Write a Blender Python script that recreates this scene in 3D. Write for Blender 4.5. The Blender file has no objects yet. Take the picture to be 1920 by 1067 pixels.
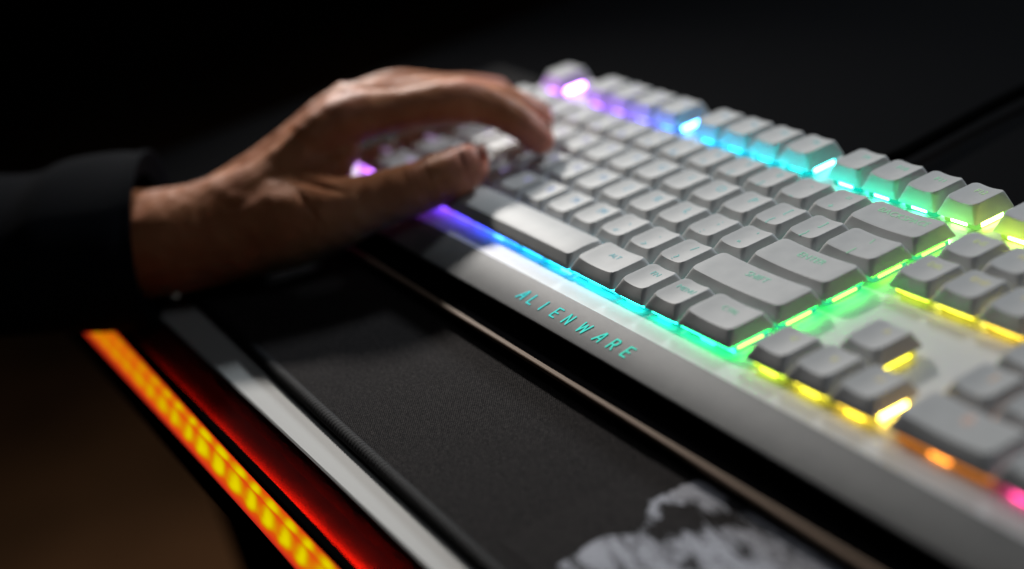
import bpy, bmesh, math, random
from mathutils import Vector, Matrix, noise
random.seed(7)
U = 0.01905                      # one key pitch in metres; all positions below are in key pitches
S = bpy.context.scene
COL = S.collection
# ---------------------------------------------------------------- camera
CAM = Vector((33.81295, -11.91111, 11.83772))
RT = Vector((0.48940743, 0.84426612, -0.21839204))
UP = Vector((-0.26815464, 0.38399581, 0.88353852))
FW = Vector((-0.82980326, 0.37384748, -0.41432428))
cd = bpy.data.cameras.new('camera'); cam = bpy.data.objects.new('camera', cd); COL.objects.link(cam)
cam.matrix_world = Matrix(((RT.x, UP.x, -FW.x, CAM.x*U), (RT.y, UP.y, -FW.y, CAM.y*U), (RT.z, UP.z, -FW.z, CAM.z*U), (0, 0, 0, 1)))
cd.sensor_width = 36; cd.lens = 36*2926.83/1920; cd.clip_start = 0.01; cd.clip_end = 60
cd.dof.use_dof = True; cd.dof.focus_distance = 27.8*U; cd.dof.aperture_fstop = 3.4
S.camera = cam
# ---------------------------------------------------------------- world, lamps, exposure
W = bpy.data.worlds.new('World'); S.world = W; W.use_nodes = True
W.node_tree.nodes['Background'].inputs[0].default_value = (0.5, 0.6, 0.8, 1)
W.node_tree.nodes['Background'].inputs[1].default_value = 0.0006

def area(name, loc, target, size, power, col, spread=180):
    l = bpy.data.lights.new(name, 'AREA'); l.shape = 'DISK'; l.size = size*U; l.energy = power; l.color = col
    l.spread = math.radians(spread)
    o = bpy.data.objects.new(name, l); COL.objects.link(o)
    o.location = Vector(loc)*U
    o.rotation_euler = (Vector(target)-Vector(loc)).to_track_quat('-Z', 'Y').to_euler()
    return o
area('key_lamp', (-30, 12.4, 25.5), (6, -.5, 0), 4.2, .5, (1.0, 0.965, 0.92), 42)
area('back_lamp', (-2, 46, 30), (4, 0, 0), 9, .85, (0.84, 0.93, 1.0), 60)
area('fill_lamp', (36, 2, 30), (17, 1, 0), 16, .20, (0.86, 0.92, 1.0), 120)
area('floor_fill', (-40, -30, -6), (-52, 1, -38), 8, 1.3, (1.0, 0.75, 0.5), 110)  # unseen warm light added only to brighten the floor
S.view_settings.view_transform = 'Standard'; S.view_settings.look = 'None'
S.view_settings.exposure = 0; S.view_settings.gamma = 1
S.render.engine = 'CYCLES'
S.cycles.max_bounces = 8

# ---------------------------------------------------------------- materials
def mat(name, base=(.5, .5, .5), rough=.5, spec=.5, metal=0, **kw):
    m = bpy.data.materials.new(name); m.use_nodes = True
    b = m.node_tree.nodes['Principled BSDF']
    b.inputs['Base Color'].default_value = (*base, 1); b.inputs['Roughness'].default_value = rough
    b.inputs['Specular IOR Level'].default_value = spec; b.inputs['Metallic'].default_value = metal
    for k, v in kw.items(): b.inputs[k.replace('_', ' ')].default_value = v
    return m
def N(m, t, **kw):
    n = m.node_tree.nodes.new(t)
    for k, v in kw.items():
        if hasattr(n, k): setattr(n, k, v)
        else: n.inputs[k].default_value = v
    return n
def lk(m, a, b): m.node_tree.links.new(a, b)
def bsdf(m): return m.node_tree.nodes['Principled BSDF']
def noise_bump(m, scale, strength, dist=.0002, detail=3, vary=None):
    tc = N(m, 'ShaderNodeTexCoord'); nz = N(m, 'ShaderNodeTexNoise'); nz.inputs['Scale'].default_value = scale
    nz.inputs['Detail'].default_value = detail
    lk(m, tc.outputs['Object'], nz.inputs['Vector'])
    bp = N(m, 'ShaderNodeBump'); bp.inputs['Strength'].default_value = strength; bp.inputs['Distance'].default_value = dist
    lk(m, nz.outputs['Fac'], bp.inputs['Height']); lk(m, bp.outputs['Normal'], bsdf(m).inputs['Normal'])
    if vary:
        n2 = N(m, 'ShaderNodeTexNoise'); n2.inputs['Scale'].default_value = vary[0]; n2.inputs['Detail'].default_value = 5
        lk(m, tc.outputs['Object'], n2.inputs['Vector'])
        r = N(m, 'ShaderNodeValToRGB'); r.color_ramp.elements[0].position = .3; r.color_ramp.elements[1].position = .7
        r.color_ramp.elements[0].color = (*vary[1], 1); r.color_ramp.elements[1].color = (*vary[2], 1)
        lk(m, n2.outputs['Fac'], r.inputs['Fac']); lk(m, r.outputs['Color'], bsdf(m).inputs['Base Color'])
    return m
def glow(name, strength, white=0.0, objcol=True, col=(1, 1, 1)):
    m = bpy.data.materials.new(name); m.use_nodes = True; nt = m.node_tree; nt.nodes.clear()
    out = nt.nodes.new('ShaderNodeOutputMaterial'); e = nt.nodes.new('ShaderNodeEmission'); e.inputs['Strength'].default_value = strength
    nt.links.new(e.outputs[0], out.inputs[0])
    if objcol:
        oi = nt.nodes.new('ShaderNodeObjectInfo'); mx = nt.nodes.new('ShaderNodeMix'); mx.data_type = 'RGBA'
        mx.inputs['Factor'].default_value = white; mx.inputs['B'].default_value = (1, 1, 1, 1) if False else (1, 1, 1, 1)
        nt.links.new(oi.outputs['Color'], mx.inputs[6]); mx.inputs[7].default_value = (1, 1, 1, 1)
        nt.links.new(mx.outputs[2], e.inputs['Color'])
    else: e.inputs['Color'].default_value = (*col, 1)
    return m
M_CAP = noise_bump(mat('keycap_plastic', (.48, .48, .475), .55, .25), 3200, .25, .0001, 2, (160, (.455, .455, .45), (.505, .503, .495)))
M_PLATE = noise_bump(mat('white_plate', (.62, .62, .61), .5, .3), 4000, .15, .0001, 2)
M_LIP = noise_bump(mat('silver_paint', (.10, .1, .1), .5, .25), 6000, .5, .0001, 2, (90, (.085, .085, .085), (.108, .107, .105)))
M_BLACK = noise_bump(mat('black_plastic', (.003, .003, .0035), .9, .0), 3000, .2)
M_LEDGE = mat('champagne_edge', (.25, .175, .125), .6, .08)
M_HOUSE = glow('switch_glow', .9, .0)
M_GLOW = glow('led_spread', 9, .02)
M_GLOWSIDE = glow('led_spread_side', 40, .0)
M_FSOFT = glow('led_function_row', 6, .03)
M_HOUSE2 = glow('bar_glow', 2.2, 0)
M_LED = glow('led_bright', 30.0, .07)
M_LEDDIM = glow('led_soft', 7, .012)
M_LEG = glow('legend_glow', .68, .33)
M_SOCK = mat('switch_top', (.05, .05, .05), .5)
M_DESK = noise_bump(mat('black_desk', (.003, .003, .0035), .9, .02), 900, .2)
M_TRIM = noise_bump(mat('white_edge_trim', (.38, .375, .36), .55, .2), 700, .1)
M_GLOSS = mat('dark_bevel_paint', (.022, .005, .005), .8, 0)
M_RAIL = mat('rail_black', (.0015, .0015, .0015), 1, 0)
M_CABLE = noise_bump(mat('cable_black', (.0025, .0025, .0025), 1, 0), 1500, .5)
M_SLEEVE = noise_bump(mat('sleeve_fabric', (.0026, .0032, .005), .92, .05), 2500, .8, .0004)
M_STITCH = noise_bump(mat('stitch_thread', (.006, .006, .007), .7, .15), 5000, .8, .0002)

# woven fabric
M_PAD = mat('pad_fabric', (.03, .03, .03), .9, .08)
def weave(m, dark, light, bump=.6):
    tc = N(m, 'ShaderNodeTexCoord')
    mp = N(m, 'ShaderNodeMapping'); mp.inputs['Rotation'].default_value = (0, 0, .6); lk(m, tc.outputs['Object'], mp.inputs['Vector'])
    a = N(m, 'ShaderNodeTexWave', wave_type='BANDS', bands_direction='X'); a.inputs['Scale'].default_value = 420; a.inputs['Distortion'].default_value = 1.2; a.inputs['Detail'].default_value = 1
    b = N(m, 'ShaderNodeTexWave', wave_type='BANDS', bands_direction='Y'); b.inputs['Scale'].default_value = 420; b.inputs['Distortion'].default_value = 1.2; b.inputs['Detail'].default_value = 1
    lk(m, mp.outputs[0], a.inputs[0]); lk(m, mp.outputs[0], b.inputs[0])
    mul = N(m, 'ShaderNodeMath', operation='MULTIPLY'); lk(m, a.outputs['Fac'], mul.inputs[0]); lk(m, b.outputs['Fac'], mul.inputs[1])
    nz = N(m, 'ShaderNodeTexNoise'); nz.inputs['Scale'].default_value = 1700; nz.inputs['Detail'].default_value = 3; lk(m, tc.outputs['Object'], nz.inputs['Vector'])
    ad = N(m, 'ShaderNodeMath', operation='MULTIPLY'); lk(m, nz.outputs['Fac'], ad.inputs[0]); ad.inputs[1].default_value = 1.2
    sm = N(m, 'ShaderNodeMath', operation='ADD'); lk(m, mul.outputs[0], sm.inputs[0]); lk(m, ad.outputs[0], sm.inputs[1])
    n2 = N(m, 'ShaderNodeTexNoise'); n2.inputs['Scale'].default_value = 800; n2.inputs['Detail'].default_value = 5; lk(m, tc.outputs['Object'], n2.inputs['Vector'])
    s2 = N(m, 'ShaderNodeMath', operation='ADD'); lk(m, sm.outputs[0], s2.inputs[0]); lk(m, n2.outputs['Fac'], s2.inputs[1])
    r = N(m, 'ShaderNodeValToRGB'); r.color_ramp.elements[0].position = .52; r.color_ramp.elements[1].position = .95
    d = N(m, 'ShaderNodeMath', operation='MULTIPLY'); lk(m, s2.outputs[0], d.inputs[0]); d.inputs[1].default_value = .5
    lk(m, d.outputs[0], r.inputs['Fac'])
    r.color_ramp.elements[0].color = (*dark, 1); r.color_ramp.elements[1].color = (*light, 1)
    bp = N(m, 'ShaderNodeBump'); bp.inputs['Strength'].default_value = bump; bp.inputs['Distance'].default_value = .0003
    lk(m, sm.outputs[0], bp.inputs['Height']); lk(m, bp.outputs['Normal'], bsdf(m).inputs['Normal'])
    return tc, r
tc, r = weave(M_PAD, (.002, .002, .0025), (.052, .045, .043)); lk(M_PAD, r.outputs['Color'], bsdf(M_PAD).inputs['Base Color'])
M_PRINT = mat('pad_print', (.3, .3, .32), .9, .08)
tc, r = weave(M_PRINT, (.26, .26, .28), (.70, .70, .77), .3)
nz = N(M_PRINT, 'ShaderNodeTexNoise'); nz.inputs['Distortion'].default_value = .5; nz.inputs['Scale'].default_value = 105; nz.inputs['Detail'].default_value = 7; nz.inputs['Roughness'].default_value = .74
mpn = N(M_PRINT, 'ShaderNodeMapping'); mpn.inputs['Rotation'].default_value = (0, 0, .35); mpn.inputs['Scale'].default_value = (.75, 1.9, 1)
lk(M_PRINT, tc.outputs['Object'], mpn.inputs['Vector']); lk(M_PRINT, mpn.outputs[0], nz.inputs['Vector'])
cr = N(M_PRINT, 'ShaderNodeValToRGB'); cr.color_ramp.elements[0].position = .46; cr.color_ramp.elements[1].position = .56
at = N(M_PRINT, 'ShaderNodeAttribute'); at.attribute_name = 'ink'
ad = N(M_PRINT, 'ShaderNodeMath', operation='ADD'); lk(M_PRINT, nz.outputs['Fac'], ad.inputs[0]); lk(M_PRINT, at.outputs['Fac'], ad.inputs[1])
lk(M_PRINT, ad.outputs[0], cr.inputs['Fac'])
mx = N(M_PRINT, 'ShaderNodeMix', data_type='RGBA'); lk(M_PRINT, cr.outputs['Color'], mx.inputs[0])
rd = N(M_PRINT, 'ShaderNodeValToRGB'); rd.color_ramp.elements[0].position = .52; rd.color_ramp.elements[1].position = .95; rd.color_ramp.elements[0].color = (.002, .002, .0025, 1); rd.color_ramp.elements[1].color = (.052, .045, .043, 1)
lk(M_PRINT, r.inputs['Fac'].links[0].from_socket, rd.inputs['Fac']); lk(M_PRINT, rd.outputs['Color'], mx.inputs[6]); lk(M_PRINT, r.outputs['Color'], mx.inputs[7]); lk(M_PRINT, mx.outputs[2], bsdf(M_PRINT).inputs['Base Color'])

# skin
M_SKIN = mat('skin', (.40, .20, .12), .52, .22, Subsurface_Weight=.12, Subsurface_Scale=.004)
bsdf(M_SKIN).inputs['Subsurface Radius'].default_value = (1, .35, .2)
def skin_nodes(m):
    tc = N(m, 'ShaderNodeTexCoord')
    n1 = N(m, 'ShaderNodeTexNoise'); n1.inputs['Scale'].default_value = 55; n1.inputs['Detail'].default_value = 6; lk(m, tc.outputs['Object'], n1.inputs['Vector'])
    r = N(m, 'ShaderNodeValToRGB'); r.color_ramp.elements[0].position = .3; r.color_ramp.elements[1].position = .72
    r.color_ramp.elements[0].color = (.31, .105, .045, 1); r.color_ramp.elements[1].color = (.46, .185, .085, 1)
    lk(m, n1.outputs['Fac'], r.inputs['Fac'])
    at = N(m, 'ShaderNodeAttribute'); at.attribute_name = 'pink'
    mx = N(m, 'ShaderNodeMix', data_type='RGBA'); lk(m, at.outputs['Fac'], mx.inputs[0]); lk(m, r.outputs['Color'], mx.inputs[6]); mx.inputs[7].default_value = (.56, .22, .17, 1)
    lk(m, mx.outputs[2], bsdf(m).inputs['Base Color'])
    v = N(m, 'ShaderNodeTexVoronoi'); v.inputs['Scale'].default_value = 900; lk(m, tc.outputs['Object'], v.inputs['Vector'])
    n2 = N(m, 'ShaderNodeTexNoise'); n2.inputs['Scale'].default_value = 260; n2.inputs['Detail'].default_value = 5; lk(m, tc.outputs['Object'], n2.inputs['Vector'])
    a = N(m, 'ShaderNodeMath', operation='ADD'); lk(m, v.outputs['Distance'], a.inputs[0]); lk(m, n2.outputs['Fac'], a.inputs[1])
    bp = N(m, 'ShaderNodeBump'); bp.inputs['Strength'].default_value = .28; bp.inputs['Distance'].default_value = .0004
    lk(m, a.outputs[0], bp.inputs['Height']); lk(m, bp.outputs['Normal'], bsdf(m).inputs['Normal'])
skin_nodes(M_SKIN)
M_NAIL = mat('nail', (.62, .32, .25), .55, .3, Subsurface_Weight=.1, Subsurface_Scale=.002)

# ---------------------------------------------------------------- mesh helpers
def obj(name, bm, m, parent=None, smooth=False, auto=None):
    me = bpy.data.meshes.new(name)
    bmesh.ops.recalc_face_normals(bm, faces=bm.faces)
    bm.to_mesh(me); bm.free()
    if m: me.materials.append(m)
    if smooth:
        for p in me.polygons: p.use_smooth = True
        if auto: me.set_sharp_from_angle(angle=math.radians(auto))
    o = bpy.data.objects.new(name, me); COL.objects.link(o)
    if parent: o.parent = parent
    return o
def empty(name, loc):
    o = bpy.data.objects.new(name, None); o.location = Vector(loc)*U; o.empty_display_size = .01; COL.objects.link(o); return o
def tag(o, label=None, cat=None, group=None, kind=None):
    if label: o['label'] = label
    if cat: o['category'] = cat
    if group: o['group'] = group
    if kind: o['kind'] = kind
    return o
def V(*a): return Vector(a)*U
def box(bm, x0, x1, y0, y1, z0, z1, bev=0):
    b = bmesh.new()
    r = bmesh.ops.create_cube(b, size=1)
    for v in b.verts:
        v.co = Vector(((x0+x1)/2+v.co.x*(x1-x0), (y0+y1)/2+v.co.y*(y1-y0), (z0+z1)/2+v.co.z*(z1-z0)))*U
    if bev: bmesh.ops.bevel(b, geom=b.edges[:], offset=bev*U, segments=3, affect='EDGES', profile=.5)
    me = bpy.data.meshes.new('t'); b.to_mesh(me); b.free(); bm.from_mesh(me); bpy.data.meshes.remove(me)
def profile(bm, pts, x0, x1, nx=1):       # closed (y,z) outline extruded along x
    rings = []
    for i in range(nx+1):
        x = x0+(x1-x0)*i/nx
        rings.append([bm.verts.new(V(x, y, z)) for y, z in pts])
    n = len(pts)
    for a, b in zip(rings, rings[1:]):
        for i in range(n): bm.faces.new((a[i], a[(i+1) % n], b[(i+1) % n], b[i]))
    bm.faces.new(rings[0]); bm.faces.new(rings[-1][::-1])

# ================================================================ SETTING
bm = bmesh.new()
vs = [bm.verts.new(V(x, y, -38)) for x, y in ((-260, -120), (120, -120), (120, 260), (-260, 260))]; bm.faces.new(vs)
M_FLOOR = noise_bump(mat('floor_brown', (.09, .055, .03), .5, .3), 60, .2, .002, 4, (1.1, (.014, .010, .007), (.15, .09, .057)))
tag(obj('floor', bm, M_FLOOR), kind='structure')
bm = bmesh.new(); box(bm, -230, 60, 205, 208, -38, 160)
tag(obj('wall_back', bm, mat('dark_wall', (.01, .01, .011), .9)), kind='structure')

# ---- desk
desk = tag(empty('desk', (0, 0, -38)), 'black desk with a pale front strip and a dark glossy sloping edge', 'desk')
DP = Vector((0, 0, -38))*U
def dchild(name, bm, m, parent=desk, **k):
    for v in bm.verts: v.co -= DP
    o = obj(name, bm, m, parent, **k)
    return o
bm = bmesh.new(); box(bm, -10.5, 40, -4.3, 34, -2.6, -1.56); dchild('desktop', bm, M_DESK)
bm = bmesh.new(); profile(bm, [(-4.3, -1.55), (-5.74, -1.55), (-5.78, -1.575), (-5.78, -2.0), (-4.3, -2.0)], -10.5, 40); dchild('edge_trim', bm, M_TRIM)
bm = bmesh.new(); profile(bm, [(-5.783, -1.56), (-5.81, -1.63), (-6.0, -1.80), (-6.40, -1.965), (-6.60, -2.02), (-6.72, -2.5), (-5.783, -2.5)], -10.5, 40); dchild('front_bevel', bm, M_GLOSS)
bm = bmesh.new(); profile(bm, [(-5.5, -2.503), (-6.95, -2.503), (-6.98, -2.55), (-6.98, -3.55), (-6.9, -3.6), (-5.5, -3.6)], -10.5, 40); dchild('apron', bm, M_BLACK)
for lx in (-10, 34):
    bm = bmesh.new(); box(bm, lx, lx+3, -4, -1, -37.99, -2.61); dchild('leg', bm, M_BLACK)
    bm = bmesh.new(); box(bm, lx, lx+3, 28, 31, -37.99, -2.61); dchild('leg', bm, M_BLACK)

# ---- led light strip on desk edge
strip = tag(empty('led_light_bar', (10, -6.8, -2.5)), 'glowing orange and yellow light bar along the front edge of the desk', 'light strip')
SP = Vector((10, -6.8, -2.5))*U
def schild(name, bm, m, parent=strip, **k):
    for v in bm.verts: v.co -= SP
    return obj(name, bm, m, parent, **k)
bm = bmesh.new(); profile(bm, [(-6.46, -1.85), (-6.48, -1.82), (-6.62, -1.80), (-6.655, -1.84), (-6.655, -2.0), (-6.615, -2.0), (-6.615, -1.855), (-6.49, -1.865), (-6.475, -1.90), (-6.46, -1.90)], -10, 24)
schild('rail', bm, M_RAIL)
# diffuser: emission pattern of separate diodes behind an orange lens
M_TUBE = bpy.data.materials.new('orange_diffuser'); M_TUBE.use_nodes = True
m = M_TUBE; nt = m.node_tree; nt.nodes.clear(); out = N(m, 'ShaderNodeOutputMaterial'); em = N(m, 'ShaderNodeEmission'); lk(m, em.outputs[0], out.inputs[0])
uv = N(m, 'ShaderNodeAttribute'); uv.attribute_name = 'vv'          # across the tube 0..1
ux = N(m, 'ShaderNodeAttribute'); ux.attribute_name = 'uu'          # along, in diodes
def mth(op, a, b=None, **k):
    n = N(m, 'ShaderNodeMath', operation=op)
    for i, q in enumerate((a, b)):
        if q is None: continue
        if isinstance(q, (int, float)): n.inputs[i].default_value = q
        else: lk(m, q, n.inputs[i])
    return n.outputs[0]
# tri profile across: 4*v*(1-v)
v_ = uv.outputs['Fac']; u_ = ux.outputs['Fac']
par = mth('MULTIPLY', mth('MULTIPLY', v_, mth('SUBTRACT', 1.0, v_)), 4.0)
nzp = N(m, 'ShaderNodeTexNoise'); nzp.inputs['Scale'].default_value = 40; tcp = N(m, 'ShaderNodeTexCoord'); lk(m, tcp.outputs['Object'], nzp.inputs['Vector'])
u_ = mth('ADD', u_, mth('MULTIPLY', nzp.outputs['Fac'], .9))
wav = mth('SINE', mth('ADD', mth('MULTIPLY', u_, 6.2832), mth('MULTIPLY', v_, -2.2)))
wav = mth('ADD', mth('MULTIPLY', wav, .5), .5)
amp = mth('MULTIPLY', mth('MINIMUM', mth('MAXIMUM', mth('DIVIDE', mth('ADD', u_, -1.0), 8.0), .2), 1.0), .42)
core = mth('MULTIPLY', mth('POWER', par, 1.35), mth('ADD', .52, mth('MULTIPLY', wav, amp)))
nz = N(m, 'ShaderNodeTexNoise'); nz.inputs['Scale'].default_value = 260; tcx = N(m, 'ShaderNodeTexCoord'); lk(m, tcx.outputs['Object'], nz.inputs['Vector'])
core = mth('ADD', core, mth('MULTIPLY', mth('SUBTRACT', nz.outputs['Fac'], .5), .10))
rp = N(m, 'ShaderNodeValToRGB'); e = rp.color_ramp.elements
e[0].position = 0.0; e[0].color = (.55, .025, .012, 1); e[1].position = 1.0; e[1].color = (.95, .80, .0, 1)
for p_, c_ in ((.14, (.80, .045, .01)), (.42, (.82, .11, .004)), (.64, (.76, .38, .0)), (.8, (.82, .62, .0))):
    x_ = e.new(p_); x_.color = (*c_, 1)
lk(m, core, rp.inputs['Fac']); lk(m, rp.outputs['Color'], em.inputs['Color']); em.inputs['Strength'].default_value = .86
sec = [(-6.665, -1.90, 0.06), (-6.70, -1.88, .25), (-6.78, -1.905, .50), (-6.815, -1.94, .20), (-6.84, -1.98, .30), (-6.93, -2.12, .52), (-6.99, -2.22, .24), (-7.03, -2.31, 0.05), (-7.04, -2.36, 0.0), (-7.02, -2.44, 0.0), (-6.735, -2.44, 0.0), (-6.665, -2.2, 0.0)]
bm = bmesh.new(); nx = 480; x0, x1 = -9.8, 24.0; lu = bm.verts.layers.float.new('uu'); lv = bm.verts.layers.float.new('vv'); rings = []
for i in range(nx+1):
    x = x0+(x1-x0)*i/nx; rr = []
    for y, z, v in sec:
        q = bm.verts.new(V(x, y, z)); q[lu] = x/.86; q[lv] = v; rr.append(q)
    rings.append(rr)
for a, b in zip(rings, rings[1:]):
    for i in range(len(sec)): bm.faces.new((a[i], a[(i+1) % len(sec)], b[(i+1) % len(sec)], b[i]))
bm.faces.new(rings[0]); bm.faces.new(rings[-1][::-1])
schild('diffuser', bm, M_TUBE, smooth=True, auto=60)
# added red emitter, hidden under the rail, to cast a glow over the bevel
M_SPILL = bpy.data.materials.new('added_red_spill'); M_SPILL.use_nodes = True
m = M_SPILL; m.node_tree.nodes.clear(); out = N(m, 'ShaderNodeOutputMaterial'); em = N(m, 'ShaderNodeEmission'); lk(m, em.outputs[0], out.inputs[0])
em.inputs['Color'].default_value = (1, .04, .008, 1); at = N(m, 'ShaderNodeAttribute'); at.attribute_name = 'pw'
lk(m, at.outputs['Fac'], em.inputs['Strength'])
bm = bmesh.new(); lw = bm.verts.layers.float.new('pw'); prev = None
for i in range(161):
    x = -6+28*i/160; w = max(0, min(1.25, (x-1.0)/8.5))**1.5*340*(0.8+.35*noise.noise(Vector((x*.8, 3, 1))))+.5
    c = []
    for y, z in ((-6.525, -1.885), (-6.53, -1.93), (-6.57, -1.93), (-6.57, -1.885)):
        q = bm.verts.new(V(x, y, z)); q[lw] = w; c.append(q)
    if prev:
        for k in range(4): bm.faces.new((prev[k], prev[(k+1) % 4], c[(k+1) % 4], c[k]))
    prev = c
schild('added_red_emitter', bm, M_SPILL)

# ---- desk pad
pad = tag(empty('desk_pad', (4, -4.93, -1.55)), 'black woven fabric desk pad with stitched edge and a distressed pale print in one corner', 'desk pad')
pad.rotation_euler = (0, 0, math.atan(-.018))
bm = bmesh.new(); box(bm, -10, 28, .06, 11.9, .003, .2)
for v in list(bm.verts): pass
obj('fabric', bm, M_PAD, pad)
# overlocked rim: tube with thread ridges
def rim(p0, p1, r, pitch):
    bm = bmesh.new(); p0 = Vector(p0); p1 = Vector(p1); L = (p1-p0).length; d = (p1-p0)/L; s = d.cross(Vector((0, 0, 1)))
    per = 6; n = int(L/pitch)*per; seg = 12; prev = None
    for i in range(n+1):
        c = p0+d*(L*i/n); ring = []
        for k in range(seg):
            a = 2*math.pi*k/seg
            ph = i/per*2*math.pi+math.sin(a)*1.0
            rr = r*(1+.10*abs(math.sin(ph/2))-.02)+.003*noise.noise(Vector((i*.7, k, 0)))
            ring.append(bm.verts.new((c+s*math.cos(a)*rr*1.15+Vector((0, 0, 1))*math.sin(a)*rr)*U+d*0))
        if prev:
            for k in range(seg): bm.faces.new((prev[k], prev[(k+1) % seg], ring[(k+1) % seg], ring[k]))
        prev = ring
    return bm
obj('stitched_edge', rim((-10, .02, .115), (28, .02, .115), .118, .115), M_STITCH, pad, smooth=True)
obj('stitched_edge', rim((-10, 11.9, .115), (28, 11.9, .115), .118, .4), M_STITCH, pad, smooth=True)
obj('stitched_edge', rim((-10, 0, .115), (-10, 11.9, .115), .118, .4), M_STITCH, pad, smooth=True)
obj('stitched_edge', rim((28, 0, .115), (28, 11.9, .115), .118, .4), M_STITCH, pad, smooth=True)
# printed emblem fragment: worn polygon, apex near the keyboard
bm = bmesh.new(); li = bm.verts.layers.float.new('ink')
from mathutils.geometry import intersect_point_line
poly = [Vector(p) for p in ((16.15, -1.60), (16.02, -2.55), (16.6, -3.1), (16.25, -3.55), (16.35, -4.45), (23.5, -4.6), (23.5, -1.55), (18.4, -1.58))]
def pdist(p):
    ins = False; dm = 9
    for i in range(len(poly)):
        a, b = poly[i], poly[(i+1) % len(poly)]
        if (a.y > p.y) != (b.y > p.y) and p.x < (b.x-a.x)*(p.y-a.y)/(b.y-a.y)+a.x: ins = not ins
        q, t = intersect_point_line(p, a, b); t = max(0, min(1, t)); dm = min(dm, (a+(b-a)*t-p).length)
    return dm if ins else -dm
ng = 120; grid = []
pm = Matrix.Translation(V(4, -4.93, -1.55)) @ Matrix.Rotation(math.atan(-.018), 4, 'Z'); pmi = pm.inverted()
for j in range(41):
    row = []
    for i in range(ng+1):
        x = 15.2+8.3*i/ng; y = -4.75+3.25*j/40
        q = bm.verts.new(pmi @ V(x, y, -1.55+.2+.012)); dd = pdist(Vector((x, y)))
        blob = -.30*math.exp(-(((x-16.85)/.38)**2+((y+2.55)/.42)**2)) - .2*math.exp(-(((x-17.4)/.3)**2+((y+2.0)/.2)**2)) + .1*math.exp(-(((x-16.4)/.35)**2+((y+1.85)/.3)**2))
        q[li] = max(-.6, min(.045, dd*2.5-.06))+blob+(.0 if dd > 0 else -.1); row.append(q)
    grid.append(row)
for a, b in zip(grid, grid[1:]):
    for i in range(ng): bm.faces.new((a[i], a[i+1], b[i+1], b[i]))
obj('print', bm, M_PRINT, pad)

# ================================================================ KEYBOARD
kb = tag(empty('keyboard', (7.5, 2.5, -1.35)), 'pale grey mechanical keyboard with rainbow backlighting lying on the black desk pad', 'keyboard')
KP = Vector((7.5, 2.5, -1.35))*U
def kchild(name, bm, m, parent=None, **k):
    for v in bm.verts: v.co -= KP
    return obj(name, bm, m, parent or kb, **k)
XL, XR, YB = -.45, 23.05, 6.55
bm = bmesh.new()
profile(bm, [(-.455, -.42), (YB, -.42), (YB+.06, -.47), (YB+.06, -.60), (-.455, -.60)], XL, XR)
kchild('top_plate', bm, M_PLATE)
bm = bmesh.new()
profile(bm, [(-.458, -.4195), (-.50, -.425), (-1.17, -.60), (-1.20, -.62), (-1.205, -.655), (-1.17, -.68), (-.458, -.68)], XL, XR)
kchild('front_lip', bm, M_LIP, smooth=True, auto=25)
bm = bmesh.new(); profile(bm, [(-1.12, -.681), (-1.12, -1.06), (-1.60, -1.06), (-1.60, -1.32), (YB, -1.32), (YB, -.681)], XL+.05, XR-.05)
kchild('base', bm, M_BLACK)
bm = bmesh.new(); profile(bm, [(-1.603, -1.02), (-1.685, -1.02), (-1.70, -1.035), (-1.70, -1.12), (-1.603, -1.12)], XL+.05, XR-.05)
kchild('base_edge', bm, M_LEDGE)
for fx in (1, 21):
    bm = bmesh.new(); box(bm, fx, fx+1.5, -1.3, -1.0, -1.347, -1.321); kchild('rubber_foot', bm, M_BLACK)

RAMP = [(-1, (.8, .35, 1)), (1.5, (.62, .2, 1)), (4.5, (.32, .10, 1)), (6.6, (.10, .16, 1)), (7.4, (.02, .35, 1)), (9, (0, .58, .95)), (11, (0, .72, .80)), (13.2, (0, .74, .52)),
        (15, (.03, .78, .30)), (16.0, (.25, .80, .12)), (16.6, (.55, .80, .04)), (17.4, (.75, .75, .02)), (19.2, (.95, .68, .02)), (20.4, (1, .34, .02)), (21.3, (1, .15, .05)), (22.3, (1, .04, .35)), (24, (1, 0, .5))]
def ledcol(x, y):
    if x < 15.2: s = x+.26*y
    elif x < 18.5: s = x+1.05-(.25*(y-4) if y > 4 else 0)
    else: s = x+1.0
    for (a, ca), (b, cb) in zip(RAMP, RAMP[1:]):
        if a <= s <= b:
            t = (s-a)/(b-a); return tuple(ca[i]*(1-t)+cb[i]*t for i in range(3))
    return RAMP[0][1] if s < 0 else RAMP[-1][1]

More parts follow.
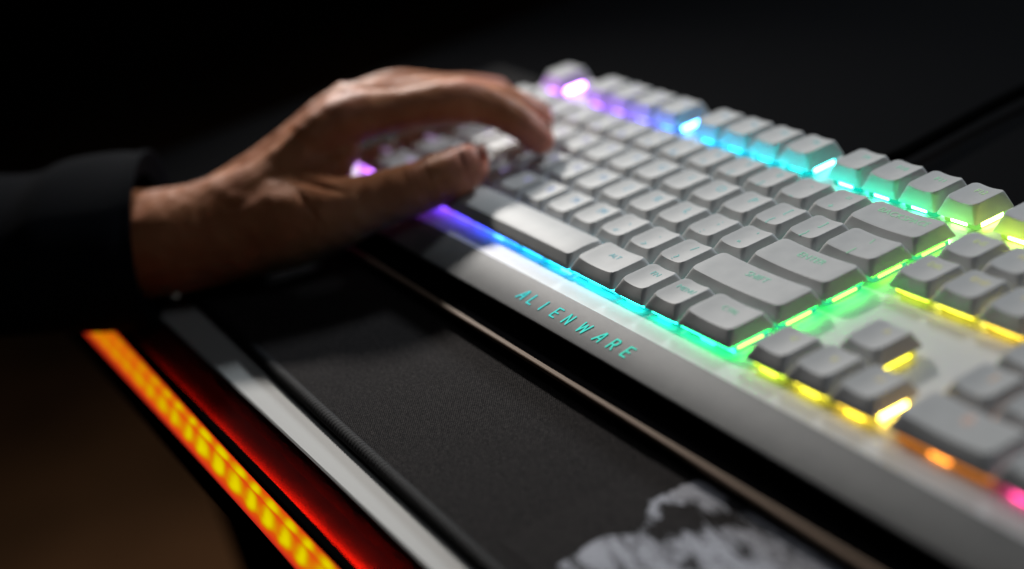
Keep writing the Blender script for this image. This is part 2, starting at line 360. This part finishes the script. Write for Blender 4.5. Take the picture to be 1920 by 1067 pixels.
def cap_bm(w, h, zt, convex=False):
    """sculpted keycap: base ring, flared walls, rounded shoulder, dished top; local origin at cap lower-left corner, z=0 at key-top level"""
    bm = bmesh.new(); cx, cy = w/2, h/2
    n = 14
    def ring(hx, hy, oy, r, z, dish):
        pts = []
        for q, (sx, sy) in enumerate(((1, 1), (-1, 1), (-1, -1), (1, -1))):
            for k in range(n//2+1):
                a = math.radians(90*q+90*k/(n//2))
                pts.append(((hx-r)*sx+r*math.cos(a), (hy-r)*sy+r*math.sin(a)))
            # subdivide the following edge
            nx_, ny_ = ((-1, 1), (-1, -1), (1, -1), (1, 1))[q]
            a = math.radians(90*(q+1)); p0 = pts[-1]; p1 = ((hx-r)*nx_+r*math.cos(a), (hy-r)*ny_+r*math.sin(a))
            for k in range(1, 8): pts.append((p0[0]+(p1[0]-p0[0])*k/8, p0[1]+(p1[1]-p0[1])*k/8))
        out = []
        for x, y in pts:
            if convex: dz = -dish*1.3*(y/max(hy, .01))**2*(hy/(h/2))**2
            else:
                fx = abs(x)/(w/2-.12)
                dz = -dish*(1-min(1, fx)**2)
            out.append(bm.verts.new(V(cx+x, cy+oy+y, z+dz)))
        return out
    ti, fi, bi = .135, .175, .075
    hx0, hy0 = w/2-.022, h/2-.022
    hx1, hy1 = w/2-ti, (h-fi-bi)/2; oy1 = (fi-bi)/2
    R = []
    def mix(t, z, d, inset=0, r=None):
        rr = r if r is not None else .05+(.13-.05)*t
        R.append(ring(hx0+(hx1-hx0)*t-inset, hy0+(hy1-hy0)*t-inset, oy1*t, max(.02, rr-inset*.6), z, d))
    D = .05 if not convex else .05
    mix(0, -.255, 0); mix(0, -.25, 0); mix(.02, -.235, 0)
    mix(.42, -.14+zt*.4, D*.35); mix(.80, -.05+zt*.85, D*.8); mix(.93, -.022+zt, D)
    mix(1, -.008+zt, D, .001); mix(1, -.002+zt, D, .007); mix(1, 0+zt, D, .018)
    for s in (.8, .6, .4, .2, .05):
        hx = (hx1-.018)*s; hy = (hy1-.018)*s
        R.append(ring(hx, hy, oy1, min(hx, hy)*.35, zt, D))
    for a, b in zip(R, R[1:]):
        m_ = len(a)
        for i in range(m_): bm.faces.new((a[i], a[(i+1) % m_], b[(i+1) % m_], b[i]))
    bm.faces.new(R[-1]); bm.faces.new(R[0][::-1])
    return bm
mesh_cache = {}
def linked(name, key, make, m, loc, parent, col=None, smooth=False, auto=None, rot=None):
    if key not in mesh_cache:
        b = make(); me = bpy.data.meshes.new(name)
        if not isinstance(b, bpy.types.Mesh):
            bmesh.ops.recalc_face_normals(b, faces=b.faces); b.to_mesh(me); b.free()
        else: me = b
        me.materials.clear(); me.materials.append(m)
        if smooth:
            for p in me.polygons: p.use_smooth = True
            if auto: me.set_sharp_from_angle(angle=math.radians(auto))
        mesh_cache[key] = me
    o = bpy.data.objects.new(name, mesh_cache[key]); COL.objects.link(o); o.parent = parent; o.location = loc
    if rot: o.rotation_euler = rot
    if col: o.color = (*col, 1)
    return o
def text_mesh(s, size, shear=0, space=1.0, off=0, depth=.008):
    c = bpy.data.curves.new('t', 'FONT'); c.body = s; c.size = size*U; c.align_x = 'CENTER'; c.align_y = 'CENTER'; c.shear = shear; c.space_character = space
    c.extrude = depth*U; c.offset = off*U; c.resolution_u = 4
    t = bpy.data.objects.new('t', c); COL.objects.link(t)
    dg = bpy.context.evaluated_depsgraph_get(); me = bpy.data.meshes.new_from_object(t.evaluated_get(dg))
    bpy.data.objects.remove(t); bpy.data.curves.remove(c)
    return me

BR = {'hot': M_LED, 'soft': M_LEDDIM}
def key(x, y, w=1, h=1, leg=None, zt=0.0, convex=False, hot=False):
    o = linked('keycap', ('cap', w, h, zt, convex), lambda: cap_bm(w, h, zt, convex), M_CAP, V(x, y, 0)-KP, kb, smooth=True, auto=32)
    o.rotation_euler = (random.uniform(-.006, .006), random.uniform(-.006, .006), random.uniform(-.004, .004)); o.location.z += random.uniform(-.006, .006)*U
    # translucent switch housings between cap and plate
    n = 1 if w < 2.2 else (5 if w > 5 else 2)
    def hb():
        b = bmesh.new(); box(b, -.39, .39, -.38, .38, -.415, -.27, .03); return b
    def hb2():
        b = bmesh.new(); box(b, -.39, .39, -.88, .88, -.415, -.27, .03); return b
    for i in range(n):
        c = x+w*(i+.5)/n
        sw = w/n
        col = ledcol(c, y+h/2)
        hs = linked('switch_housing', ('hs', round(sw, 2), h), lambda: scalex(hb() if h == 1 else hb2(), (sw-.2)/.78), M_HOUSE2 if w > 5 else M_HOUSE, V(w*(i+.5)/n, h/2, 0), o, col)
    # diode windows: front face and right face of the housing
    col = ledcol(x+w/2, y+h/2)
    edge = (y == 0 and x < 18.3) or (y == 3 and 15.2 < x < 18.3)
    mm = (M_LED if (x > 10 and y > 4.5) else M_FSOFT) if hot else M_LEDDIM
    pure = lambda c: tuple((q/max(c))**1.7+.002 for q in c)
    zf = (-.405, -.375) if y == 0 else (-.365, -.315)
    def fb():
        b = bmesh.new(); box(b, -.20, .18, -.008, .01, *zf, .005); return b
    def gb():
        b = bmesh.new(); box(b, -.37, .37, -.012, .008, -.355, -.285, .004); return b
    def sb():
        b = bmesh.new(); box(b, -.01, .008, -.27, .25, (-.375 if hr else -.36), (-.295 if hr else -.32), .005); return b
    def gs():
        b = bmesh.new(); box(b, -.008, .010, -.40, .40, -.300, -.262, .004); return b
    for i in range(n if w < 5 else 2):
        cx_ = w*(i+.5)/n if w < 5 else (3.1 if i == 0 else 5.75)
        linked('led', ('fb', mm.name, zf), fb, mm, V(cx_, .108, 0), o, col)
    if edge:
        ne = max(1, round(w))
        for i in range(ne):
            linked('led', ('gb',), gb, M_GLOW, V(w*(i+.5)/ne, .110, 0), o, tuple(q*(.4 if x > 15.2 else 1) for q in pure(ledcol(x+w*(i+.5)/ne, y+.5))))
    if abs(x+w-15) < .1 and y < 5:
        linked('led', ('gs',), gs, M_GLOWSIDE, V(w-.095, h/2, 0), o, (.004, 1, .10) if y < 3 else (.10, 1, .02))
    if y == 4:            # diodes on the far side of the number row shine on the function keys
        for i in range(1 if w < 2 else 2):
            ccx = x+w*(i+.5)/(1 if w < 2 else 2)
            linked('led', ('nb',), lambda: nbm(), M_NORTH, V(ccx-x, h-.10, 0), o, ledcol(ccx, 5.2))
    hr = hot or (x > 15.2 and x+w > 18.2 and x < 18)
    linked('led', ('sb', hr, x > 15.2), sb, M_LED if hr else M_LEDDIM, V(w-.088, h/2, 0), o, (.35, .80, .05) if abs(x+w-15) < .1 and y < 5 else ledcol(x+w, y+h/2))
    lc = ledcol(x+w/2, y+h/2); lc = tuple(.75*c+.05 for c in lc)
    def put(s, size, px, py, space=1):
        def bent():
            me = text_mesh(s, size, space=space, off=-.006)
            for v in me.vertices:
                v.co.z += U*(.004-.05*(1-min(1, abs(v.co.x/U+px-w/2)/(w/2-.12))**2))
            return me
        linked('legend', ('tx', s, size, w, px), bent, M_LEG, V(px, py, zt), o, lc)
    if leg:
        if isinstance(leg, tuple):
            put(leg[1], .26, w/2+.02, h/2+.21); put(leg[0], .26, w/2-.02, h/2-.2)
        elif len(leg) == 1: put(leg, .30, w/2, h/2+.16)
        elif len(leg) <= 3 and w < 1.3: put(leg, .19, w/2, h/2+.18)
        elif w >= 2: put(leg, .23, w/2+.02, h/2+.18)
        else: put(leg, .18, w/2, h/2+.14)
    return o
M_NORTH = glow('led_rear', 48, 0)
def nbm():
    b = bmesh.new(); box(b, -.36, .36, -.01, .008, -.413, -.33, .004); return b
def scalex(b, s):
    for v in b.verts: v.co.x *= s
    return b
def row(y, items, **k):
    x = 0
    for it in items:
        s, w = it if isinstance(it, tuple) and isinstance(it[1], (int, float)) else (it, 1)
        key(x, y, w, 1, s, **k); x += w
row(4, ['`'] + [(('!', '1'), 1), (('@', '2'), 1), (('#', '3'), 1), (('$', '4'), 1), (('%', '5'), 1), (('^', '6'), 1), (('&', '7'), 1), (('*', '8'), 1), (('(', '9'), 1), ((')', '0'), 1), (('_', '-'), 1), (('+', '='), 1), ('BACKSPACE', 2)])
row(3, [('TAB', 1.5)] + [(c, 1) for c in 'QWERTYUIOP'] + [(('{', '['), 1), (('}', ']'), 1), (('|', '\\'), 1.5)])
row(2, [('CAPS', 1.75)] + [(c, 1) for c in 'ASDFGHJKL'] + [((':', ';'), 1), (('"', "'"), 1), ('ENTER', 2.25)])
row(1, [('SHIFT', 2.25)] + [(c, 1) for c in 'ZXCVBNM'] + [(('<', ','), 1), (('>', '.'), 1), (('?', '/'), 1), ('SHIFT', 2.75)])
x = 0
for s, w in (('CTRL', 1.5), ('WIN', 1), ('ALT', 1.5)): key(x, 0, w, 1, s); x += w
key(4, 0, 6, 1, None, 0, True)
x = 10
for s, w in (('ALT', 1.5), ('FN', 1), ('MENU', 1), ('CTRL', 1.5)): key(x, 0, w, 1, s); x += w
FY = 5.39; ZF = .066
key(0, FY, 1, 1, 'ESC', ZF, hot=True)
for g, (x0_, a) in enumerate(((2, 1), (6.5, 5), (11, 9))):
    for i in range(4): key(x0_+i, FY, 1, 1, 'F%d' % (a+i), ZF, hot=True)
NX = 15.35
for i, s in enumerate(('PRT', 'SCR', 'PSE')): key(NX+i, FY, 1, 1, s, ZF, hot=True)
for i, s in enumerate(('INS', 'HM', 'PU')): key(NX+i, 4, 1, 1, s)
for i, s in enumerate(('DEL', 'END', 'PD')): key(NX+i, 3, 1, 1, s, hot=True)
key(NX+1, 1, 1, 1, '^', hot=False)
for i, s in enumerate('<v>'): key(NX+i, 0, 1, 1, s)
PX = 18.6
key(PX, 0, 2, 1, '0'); key(PX+2, 0, 1, 1, '.')
for j, r3 in enumerate(('123', '456', '789')):
    for i, s in enumerate(r3): key(PX+i, 1+j, 1, 1, s)
key(PX, 4, 1, 1, 'NUM'); 
# the far column and last operator keys of the number pad: one merged part
bm = bmesh.new()
for (kx, ky, kw, kh) in ((PX+1, 4, 1, 1), (PX+2, 4, 1, 1), (PX+3, 4, 1, 1), (PX+3, 2, 1, 2), (PX+3, 0, 1, 2)):
    b = cap_bm(kw, kh, 0); 
    for v in b.verts: v.co += V(kx, ky, 0)
    me = bpy.data.meshes.new('t'); b.to_mesh(me); b.free(); bm.from_mesh(me); bpy.data.meshes.remove(me)
tag(kchild('keycap', bm, M_CAP, smooth=True, auto=42), kind='stuff')

# the maker's word on the sloped lip, letters lit from below
M_WORD = glow('lit_word', 1.15, .06)
slope = math.atan2(.175, .67)
word = 'ALIENWARE'
STROKES = {
 'A': [[(0, 0), (.5, 1), (.62, 1), (.72, 0)], [(.22, .34), (.68, .34)]],
 'L': [[(0, 1), (0, 0), (.55, 0)]], 'I': [[(0, 0), (0, 1)]],
 'E': [[(.58, 1), (0, 1), (0, 0), (.58, 0)], [(0, .5), (.5, .5)]],
 'N': [[(0, 0), (0, 1), (.62, 0), (.62, 1)]],
 'W': [[(0, 1), (.16, 0), (.46, .85), (.76, 0), (.95, 1)]],
 'R': [[(0, 0), (0, 1), (.5, 1), (.6, .86), (.6, .64), (.5, .48), (0, .48)], [(.3, .48), (.62, 0)]]}
def stroke(bm, pts, wd):
    for a, b in zip(pts, pts[1:]):
        a = Vector(a); b = Vector(b); d = (b-a).normalized()*wd*.5; s = Vector((-d.y, d.x))
        c = [a-d+s, a-d-s, b+d-s, b+d+s]
        lo = [bm.verts.new(V(p.x, p.y, 0)) for p in c]; hi = [bm.verts.new(V(p.x, p.y, .012)) for p in c]
        bm.faces.new(hi); bm.faces.new(lo[::-1])
        for i in range(4): bm.faces.new((lo[i], lo[(i+1) % 4], hi[(i+1) % 4], hi[i]))
lip = [o for o in bpy.data.objects if o.name == 'front_lip'][0]
xs = [9.56, 9.95, 10.40, 10.79, 11.20, 11.69, 12.24, 12.69, 13.13]
H_ = .235
for i, (ch, lx) in enumerate(zip(word, xs)):
    b = bmesh.new()
    for st in STROKES[ch]: stroke(b, [((p[0]+p[1]*.18)*H_, p[1]*H_) for p in st], .024)
    y = -.965; z = -.425-(-.50-y)*.175/.67
    o = obj('letter', b, M_WORD, lip); o.location = V(lx, y, z+.004)-KP; o.rotation_euler = (slope, 0, 0); o.color = (0.02, .62+.05*i/8, .62-.14*i/8, 1)

# cable leaving the back of the keyboard
def tube(bm, P, R, seg=24, sub=6, ea=None, caps=True, S_=None, amp=0):
    """closed tube through P (units), R radii or (a,b) pairs; S_ is the axis for 'a'"""
    P = [Vector(p) for p in P]; R = [(r, r) if isinstance(r, (int, float)) else r for r in R]
    def cr(a, b, c, d, t): return .5*((2*b)+(c-a)*t+(2*a-5*b+4*c-d)*t*t+(-a+3*b-3*c+d)*t**3)
    Q, RR = [], []
    for i in range(len(P)-1):
        p = [P[max(0, i-1)], P[i], P[i+1], P[min(len(P)-1, i+2)]]; r = [R[max(0, i-1)], R[i], R[i+1], R[min(len(P)-1, i+2)]]
        for k in range(sub):
            t = k/sub; Q.append(cr(*p, t)); RR.append((cr(*[q[0] for q in r], t), cr(*[q[1] for q in r], t)))
    Q.append(P[-1]); RR.append(R[-1])
    # hemispherical ends
    if caps:
        d0 = (Q[0]-Q[1]).normalized(); d1 = (Q[-1]-Q[-2]).normalized(); a0, a1 = RR[0], RR[-1]
        pre, prr, post, por = [], [], [], []
        for t in (.95, .85, .65, .4, .2):
            k = math.sqrt(1-t*t); pre.append(Q[0]+d0*min(a0)*t); prr.append((a0[0]*k, a0[1]*k))
        for t in (.2, .4, .65, .85, .95):
            k = math.sqrt(1-t*t); post.append(Q[-1]+d1*min(a1)*t); por.append((a1[0]*k, a1[1]*k))
        Q = pre+Q+post; RR = prr+RR+por
    rings = []; side = None
    for i, q in enumerate(Q):
        d = (Q[min(len(Q)-1, i+1)]-Q[max(0, i-1)]).normalized()
        if S_ is not None: s = (Vector(S_)-d*Vector(S_).dot(d)).normalized()
        else:
            if side is None: side = d.orthogonal()
            s = (side-d*side.dot(d)).normalized(); side = s
        t = d.cross(s)
        rings.append([bm.verts.new((q+s*math.cos(2*math.pi*k/seg)*RR[i][0]+t*math.sin(2*math.pi*k/seg)*RR[i][1])*U) for k in range(seg)])
    for a, b in zip(rings, rings[1:]):
        for k in range(seg): bm.faces.new((a[k], a[(k+1) % seg], b[(k+1) % seg], b[k]))
    bm.faces.new(rings[0][::-1]); bm.faces.new(rings[-1])
bm = bmesh.new(); tube(bm, [(9.8, YB-.05, -1.0), (9.8, 8, -1.15), (9.62, 9.6, -1.2), (9.45, 12, -1.2), (9.5, 16, -1.2), (9.9, 22, -1.35), (10.5, 33, -1.35)], [.14]*7, 16)
kchild('cable', bm, M_CABLE, smooth=True)

# ================================================================ PERSON (left hand and forearm)
def P3(px, py, t):              # rough-in helper used only to place joints of the arm in space
    return CAM+FW*t+RT*((px-960)/2926.83*t)+UP*((533.5-py)/2926.83*t)
person = tag(empty('person', (1.5, -5, -1.5)), 'left hand and wrist in a dark long sleeve, fingers resting on the keys', 'person')
PP = Vector((1.5, -5, -1.5))*U
ULN = Vector((-.86, .5, -.10))
bm = bmesh.new()
def T(js, S_=None, **k): tube(bm, [P3(*j[:3]) for j in js], [j[3] for j in js], S_=S_, **k)
# forearm + wrist + palm slab
T([(60, 470, 35.4, (1.55, 1.15)), (200, 462, 35.3, (1.5, 1.15)), (330, 450, 35.0, (1.5, 1.10)), (430, 420, 35.0, (1.5, 1.02)), (530, 364, 35.1, (1.75, .88)), (615, 272, 35.25, (1.75, .6))], S_=Vector((-.82, .5, .12)))
# index
T([(390, 410, 34.35, .62), (522, 322, 34.0, .58), (640, 229, 34.0, .585), (752, 205, 34.1, .485), (866, 190, 34.2, .50), (925, 204, 34.17, .43), (975, 230, 34.13, .405), (1012, 262, 34.1, .35)])
# middle
T([(390, 388, 35.4, .6), (530, 292, 35.0, .53), (645, 207, 35.05, .56), (742, 188, 35.2, .48), (832, 182, 35.3, .48), (905, 187, 35.3, .42), (965, 200, 35.25, .41), (1010, 224, 35.2, .36)])
# ring
T([(400, 395, 36.1, .55), (520, 322, 35.9, .5), (628, 222, 36.0, .54), (690, 184, 36.6, .46), (747, 167, 37.0, .47), (820, 170, 37.4, .41), (880, 169, 37.65, .39), (932, 173, 37.8, .35)])
# little
T([(410, 395, 36.6, .55), (510, 325, 36.6, .48), (600, 250, 36.9, .48), (665, 218, 37.4, .41), (725, 203, 37.7, .41), (790, 194, 38.0, .37), (850, 188, 38.3, .31)])
# thumb
T([(240, 490, 34.8, .85), (370, 468, 34.3, .9), (480, 434, 33.9, 1.0), (560, 415, 33.55, .98), (625, 402, 33.3, .80), (705, 377, 33.15, .62), (785, 351, 33.1, .575), (838, 330, 33.12, .55), (874, 313, 33.13, .50)])
# web between thumb and index, heel of the palm
T([(520, 360, 34.2, .9), (585, 335, 33.9, .62), (628, 318, 33.8, .40)])
T([(440, 455, 35.6, .95), (520, 400, 35.9, .85), (590, 320, 36.2, .6)])
T([(250, 455, 34.7, 1.0), (330, 440, 34.5, 1.02), (430, 408, 34.3, .98), (520, 374, 34.15, .85), (580, 347, 34.0, .6)])
T([(240, 468, 34.7, 1.0), (310, 455, 34.25, .98), (400, 434, 34.0, .90), (480, 414, 33.95, .76), (550, 394, 33.9, .62), (600, 378, 33.7, .5)])
T([(270, 448, 34.7, 1.02), (370, 420, 34.35, .95), (450, 386, 34.1, .84), (520, 355, 33.98, .76), (570, 335, 33.9, .62), (600, 322, 33.9, .5)])
# tendons and wrist bones
for j in ([(400, 346, 34.9, .16), (520, 272, 34.6, .15), (630, 187, 34.1, .18)], [(420, 335, 35.5, .14), (540, 252, 35.3, .14), (640, 166, 35.1, .17)]):
    T(j)
T([(655, 180, 34.05, .24), (672, 180, 34.05, .2)])
T([(868, 166, 34.2, .26), (880, 168, 34.2, .24)])
me = bpy.data.meshes.new('hand'); bmesh.ops.recalc_face_normals(bm, faces=bm.faces); bm.to_mesh(me); bm.free()
ho = bpy.data.objects.new('hand_rough', me); COL.objects.link(ho)
rm = ho.modifiers.new('r', 'REMESH'); rm.mode = 'VOXEL'; rm.voxel_size = .00085
sm = ho.modifiers.new('s', 'SMOOTH'); sm.factor = .5; sm.iterations = 34
dg = bpy.context.evaluated_depsgraph_get(); hm = bpy.data.meshes.new_from_object(ho.evaluated_get(dg)); bpy.data.objects.remove(ho)
bmh = bmesh.new(); bmh.from_mesh(hm)
for cc, rr, nn in ((P3(450, 385, 33.6)*U, 2.1*U, 110), (P3(330, 420, 34.2)*U, 1.9*U, 90), (P3(520, 345, 33.6)*U, 1.3*U, 60)):
    sel = [v for v in bmh.verts if (v.co-cc).length < rr]
    for _ in range(nn): bmesh.ops.smooth_vert(bmh, verts=sel, factor=.5, use_axis_x=True, use_axis_y=True, use_axis_z=True)
bmh.to_mesh(hm); bmh.free()
# creases: pull vertices in along bands across the joints; redden tips and knuckles
creases = []
def crease(c, d, rad, width, depth): creases.append((P3(*c)*U, Vector(d).normalized(), rad*U, width*U, depth*U))
tdir = P3(868, 315, 33.15)-P3(705, 377, 33.15)
for dx, dp in ((-.16, .035), (-.04, .05), (.09, .035)):
    c = P3(800, 345, 33.1)+tdir.normalized()*dx; creases.append((c*U, tdir.normalized(), .8*U, .045*U, dp*U))
c = P3(868, 315, 33.15)+tdir.normalized()*.02; creases.append((c*U, tdir.normalized(), .7*U, .05*U, .05*U))
idir = P3(975, 230, 34.13)-P3(866, 190, 34.2)
for dx in (-.12, 0, .12):
    c = P3(972, 228, 34.13)+idir.normalized()*dx; creases.append((c*U, idir.normalized(), .6*U, .04*U, .025*U))
# fold where thumb meets palm
c = P3(600, 345, 33.4); wd = (P3(640, 310, 33.6)-P3(600, 345, 33.5)).normalized(); fold = Vector(UP)*.8+Vector(RT)*.25
creases.append((P3(610, 352, 33.2)*U, fold.normalized(), .85*U, .07*U, .09*U))
creases.append((P3(585, 395, 32.9)*U, (fold*.7+RT*.6).normalized(), .7*U, .06*U, .04*U))
pk = hm.attributes.new('pink', 'FLOAT', 'POINT')
tips = [(P3(880, 312, 33.15)*U, .75*U, .95), (P3(1012, 262, 34.1)*U, .8*U, .8), (P3(1010, 224, 35.2)*U, .8*U, .8), (P3(932, 166, 37.8)*U, .9*U, .8), (P3(640, 190, 34)*U, .8*U, .3), (P3(868, 160, 34.2)*U, .7*U, .35), (P3(790, 335, 33)*U, .5*U, .4)]
nrm = [v.normal.copy() for v in hm.vertices]
for i, v in enumerate(hm.vertices):
    co = v.co
    for c, d, rad, wd_, dep in creases:
        r = co-c
        if r.length < rad:
            q = r.dot(d)
            wob = .02*U*noise.noise(co*900)
            k = math.exp(-((q+wob)/wd_)**2)*(1-(r.length/rad)**2)
            if k > .01: v.co = v.co-nrm[i]*dep*k
    v.co = v.co+nrm[i]*(.018*U*noise.noise(co*180))
    p = 0
    for c, rad, a in tips:
        dd = (co-c).length/rad
        if dd < 1: p = max(p, a*(1-dd*dd))
    pk.data[i].value = p
    v.co = v.co-PP
hm.materials.clear(); hm.materials.append(M_SKIN)
for p in hm.polygons: p.use_smooth = True
hand = bpy.data.objects.new('hand', hm); COL.objects.link(hand); hand.parent = person
# nails
def nail(c, axis, up, L, Wd, bulge=.10):
    bm = bmesh.new(); a = axis.normalized(); u = (up-a*up.dot(a)).normalized(); s = a.cross(u); g = []
    for i in range(13):
        rw = []
        for j in range(11):
            x = (i/12-.5)*2; y = (j/10-.5)*2
            yy = y*math.sqrt(max(0, 1-(abs(x)**3.2)*.55))
            ang = yy*.95
            q = c+a*(x*L*.5)+s*(math.sin(ang)*Wd*.62)+u*((math.cos(ang)-1)*Wd*.62-bulge*.35*x*x)
            rw.append(bm.verts.new(q*U-PP))
        g.append(rw)
    for r1, r2 in zip(g, g[1:]):
        for j in range(10): bm.faces.new((r1[j], r1[j+1], r2[j+1], r2[j]))
    ex = bmesh.ops.solidify(bm, geom=bm.faces[:], thickness=.02*U)
    return obj('nail', bm, M_NAIL, hand, smooth=True)
tn = (-FW*.75+UP*.62+RT*.45)
nail(P3(878, 311, 33.13)+tn.normalized()*.455, tdir+(-UP)*.0, tn, .40, .44)
un = Vector((.1, .1, 1))
nail(P3(1008, 254, 34.1)+(UP*.8+RT*.5).normalized()*.35, P3(1012, 262, 34.1)-P3(975, 230, 34.13), UP*.8+RT*.5, .42, .38)
nail(P3(1005, 216, 35.2)+(UP*.8+RT*.5).normalized()*.36, P3(1010, 224, 35.2)-P3(965, 196, 35.25), UP*.8+RT*.5, .42, .38)
# sleeve
def ringpts(px0, py0, px1, py1, t, a, seg=48, wob=0, seed=0):
    top = P3(px0, py0, t); bot = P3(px1, py1, t); c = (top+bot)/2; v = (top-bot)/2
    out = []
    for k in range(seg):
        an = 2*math.pi*k/seg; w = 1+wob*noise.noise(Vector((math.cos(an)*1.3+seed, math.sin(an)*1.3, seed*.7)))
        out.append(c+(v*math.sin(an)+ULN*a*math.cos(an))*w)
    return out
bm = bmesh.new(); R = []
spec = [(215, 330, 252, 555, 35.2, 1.55, 0), (222, 300, 262, 588, 35.2, 1.8, 0), (226, 289, 270, 598, 35.2, 1.92, .01), (224, 286, 272, 603, 35.2, 1.98, .01), (214, 286, 264, 606, 35.2, 2.0, .01), (206, 290, 254, 604, 35.2, 1.97, .01), (200, 288, 246, 607, 35.2, 2.0, .02),
        (165, 290, 205, 611, 35.25, 2.05, .04), (120, 293, 150, 612, 35.3, 2.05, .05), (80, 299, 110, 612, 35.3, 2.05, .06), (60, 312, 85, 613, 35.3, 2.0, .07), (38, 333, 55, 615, 35.35, 2.0, .06), (0, 339, 10, 617, 35.4, 2.05, .06), (-60, 335, -50, 625, 35.5, 2.15, .06),
        (-200, 330, -200, 650, 35.7, 2.3, .06), (-450, 340, -450, 710, 36, 2.6, .05), (-900, 380, -900, 860, 36.5, 3.0, .04)]
for i, s in enumerate(spec):
    dx = 44 if s[0] > 150 else 44*max(0, (s[0]+60)/210)
    R.append([bm.verts.new(q*U-PP) for q in ringpts(s[0]+dx, s[1], s[2]+dx, s[3], *s[4:6], wob=s[6], seed=i*.35)])
for a, b in zip(R, R[1:]):
    for k in range(48): bm.faces.new((a[k], a[(k+1) % 48], b[(k+1) % 48], b[k]))
bm.faces.new(R[-1])
sl = obj('sleeve', bm, M_SLEEVE, hand, smooth=True)
ms = sl.modifiers.new('sub', 'SUBSURF'); ms.levels = 1; ms.render_levels = 1
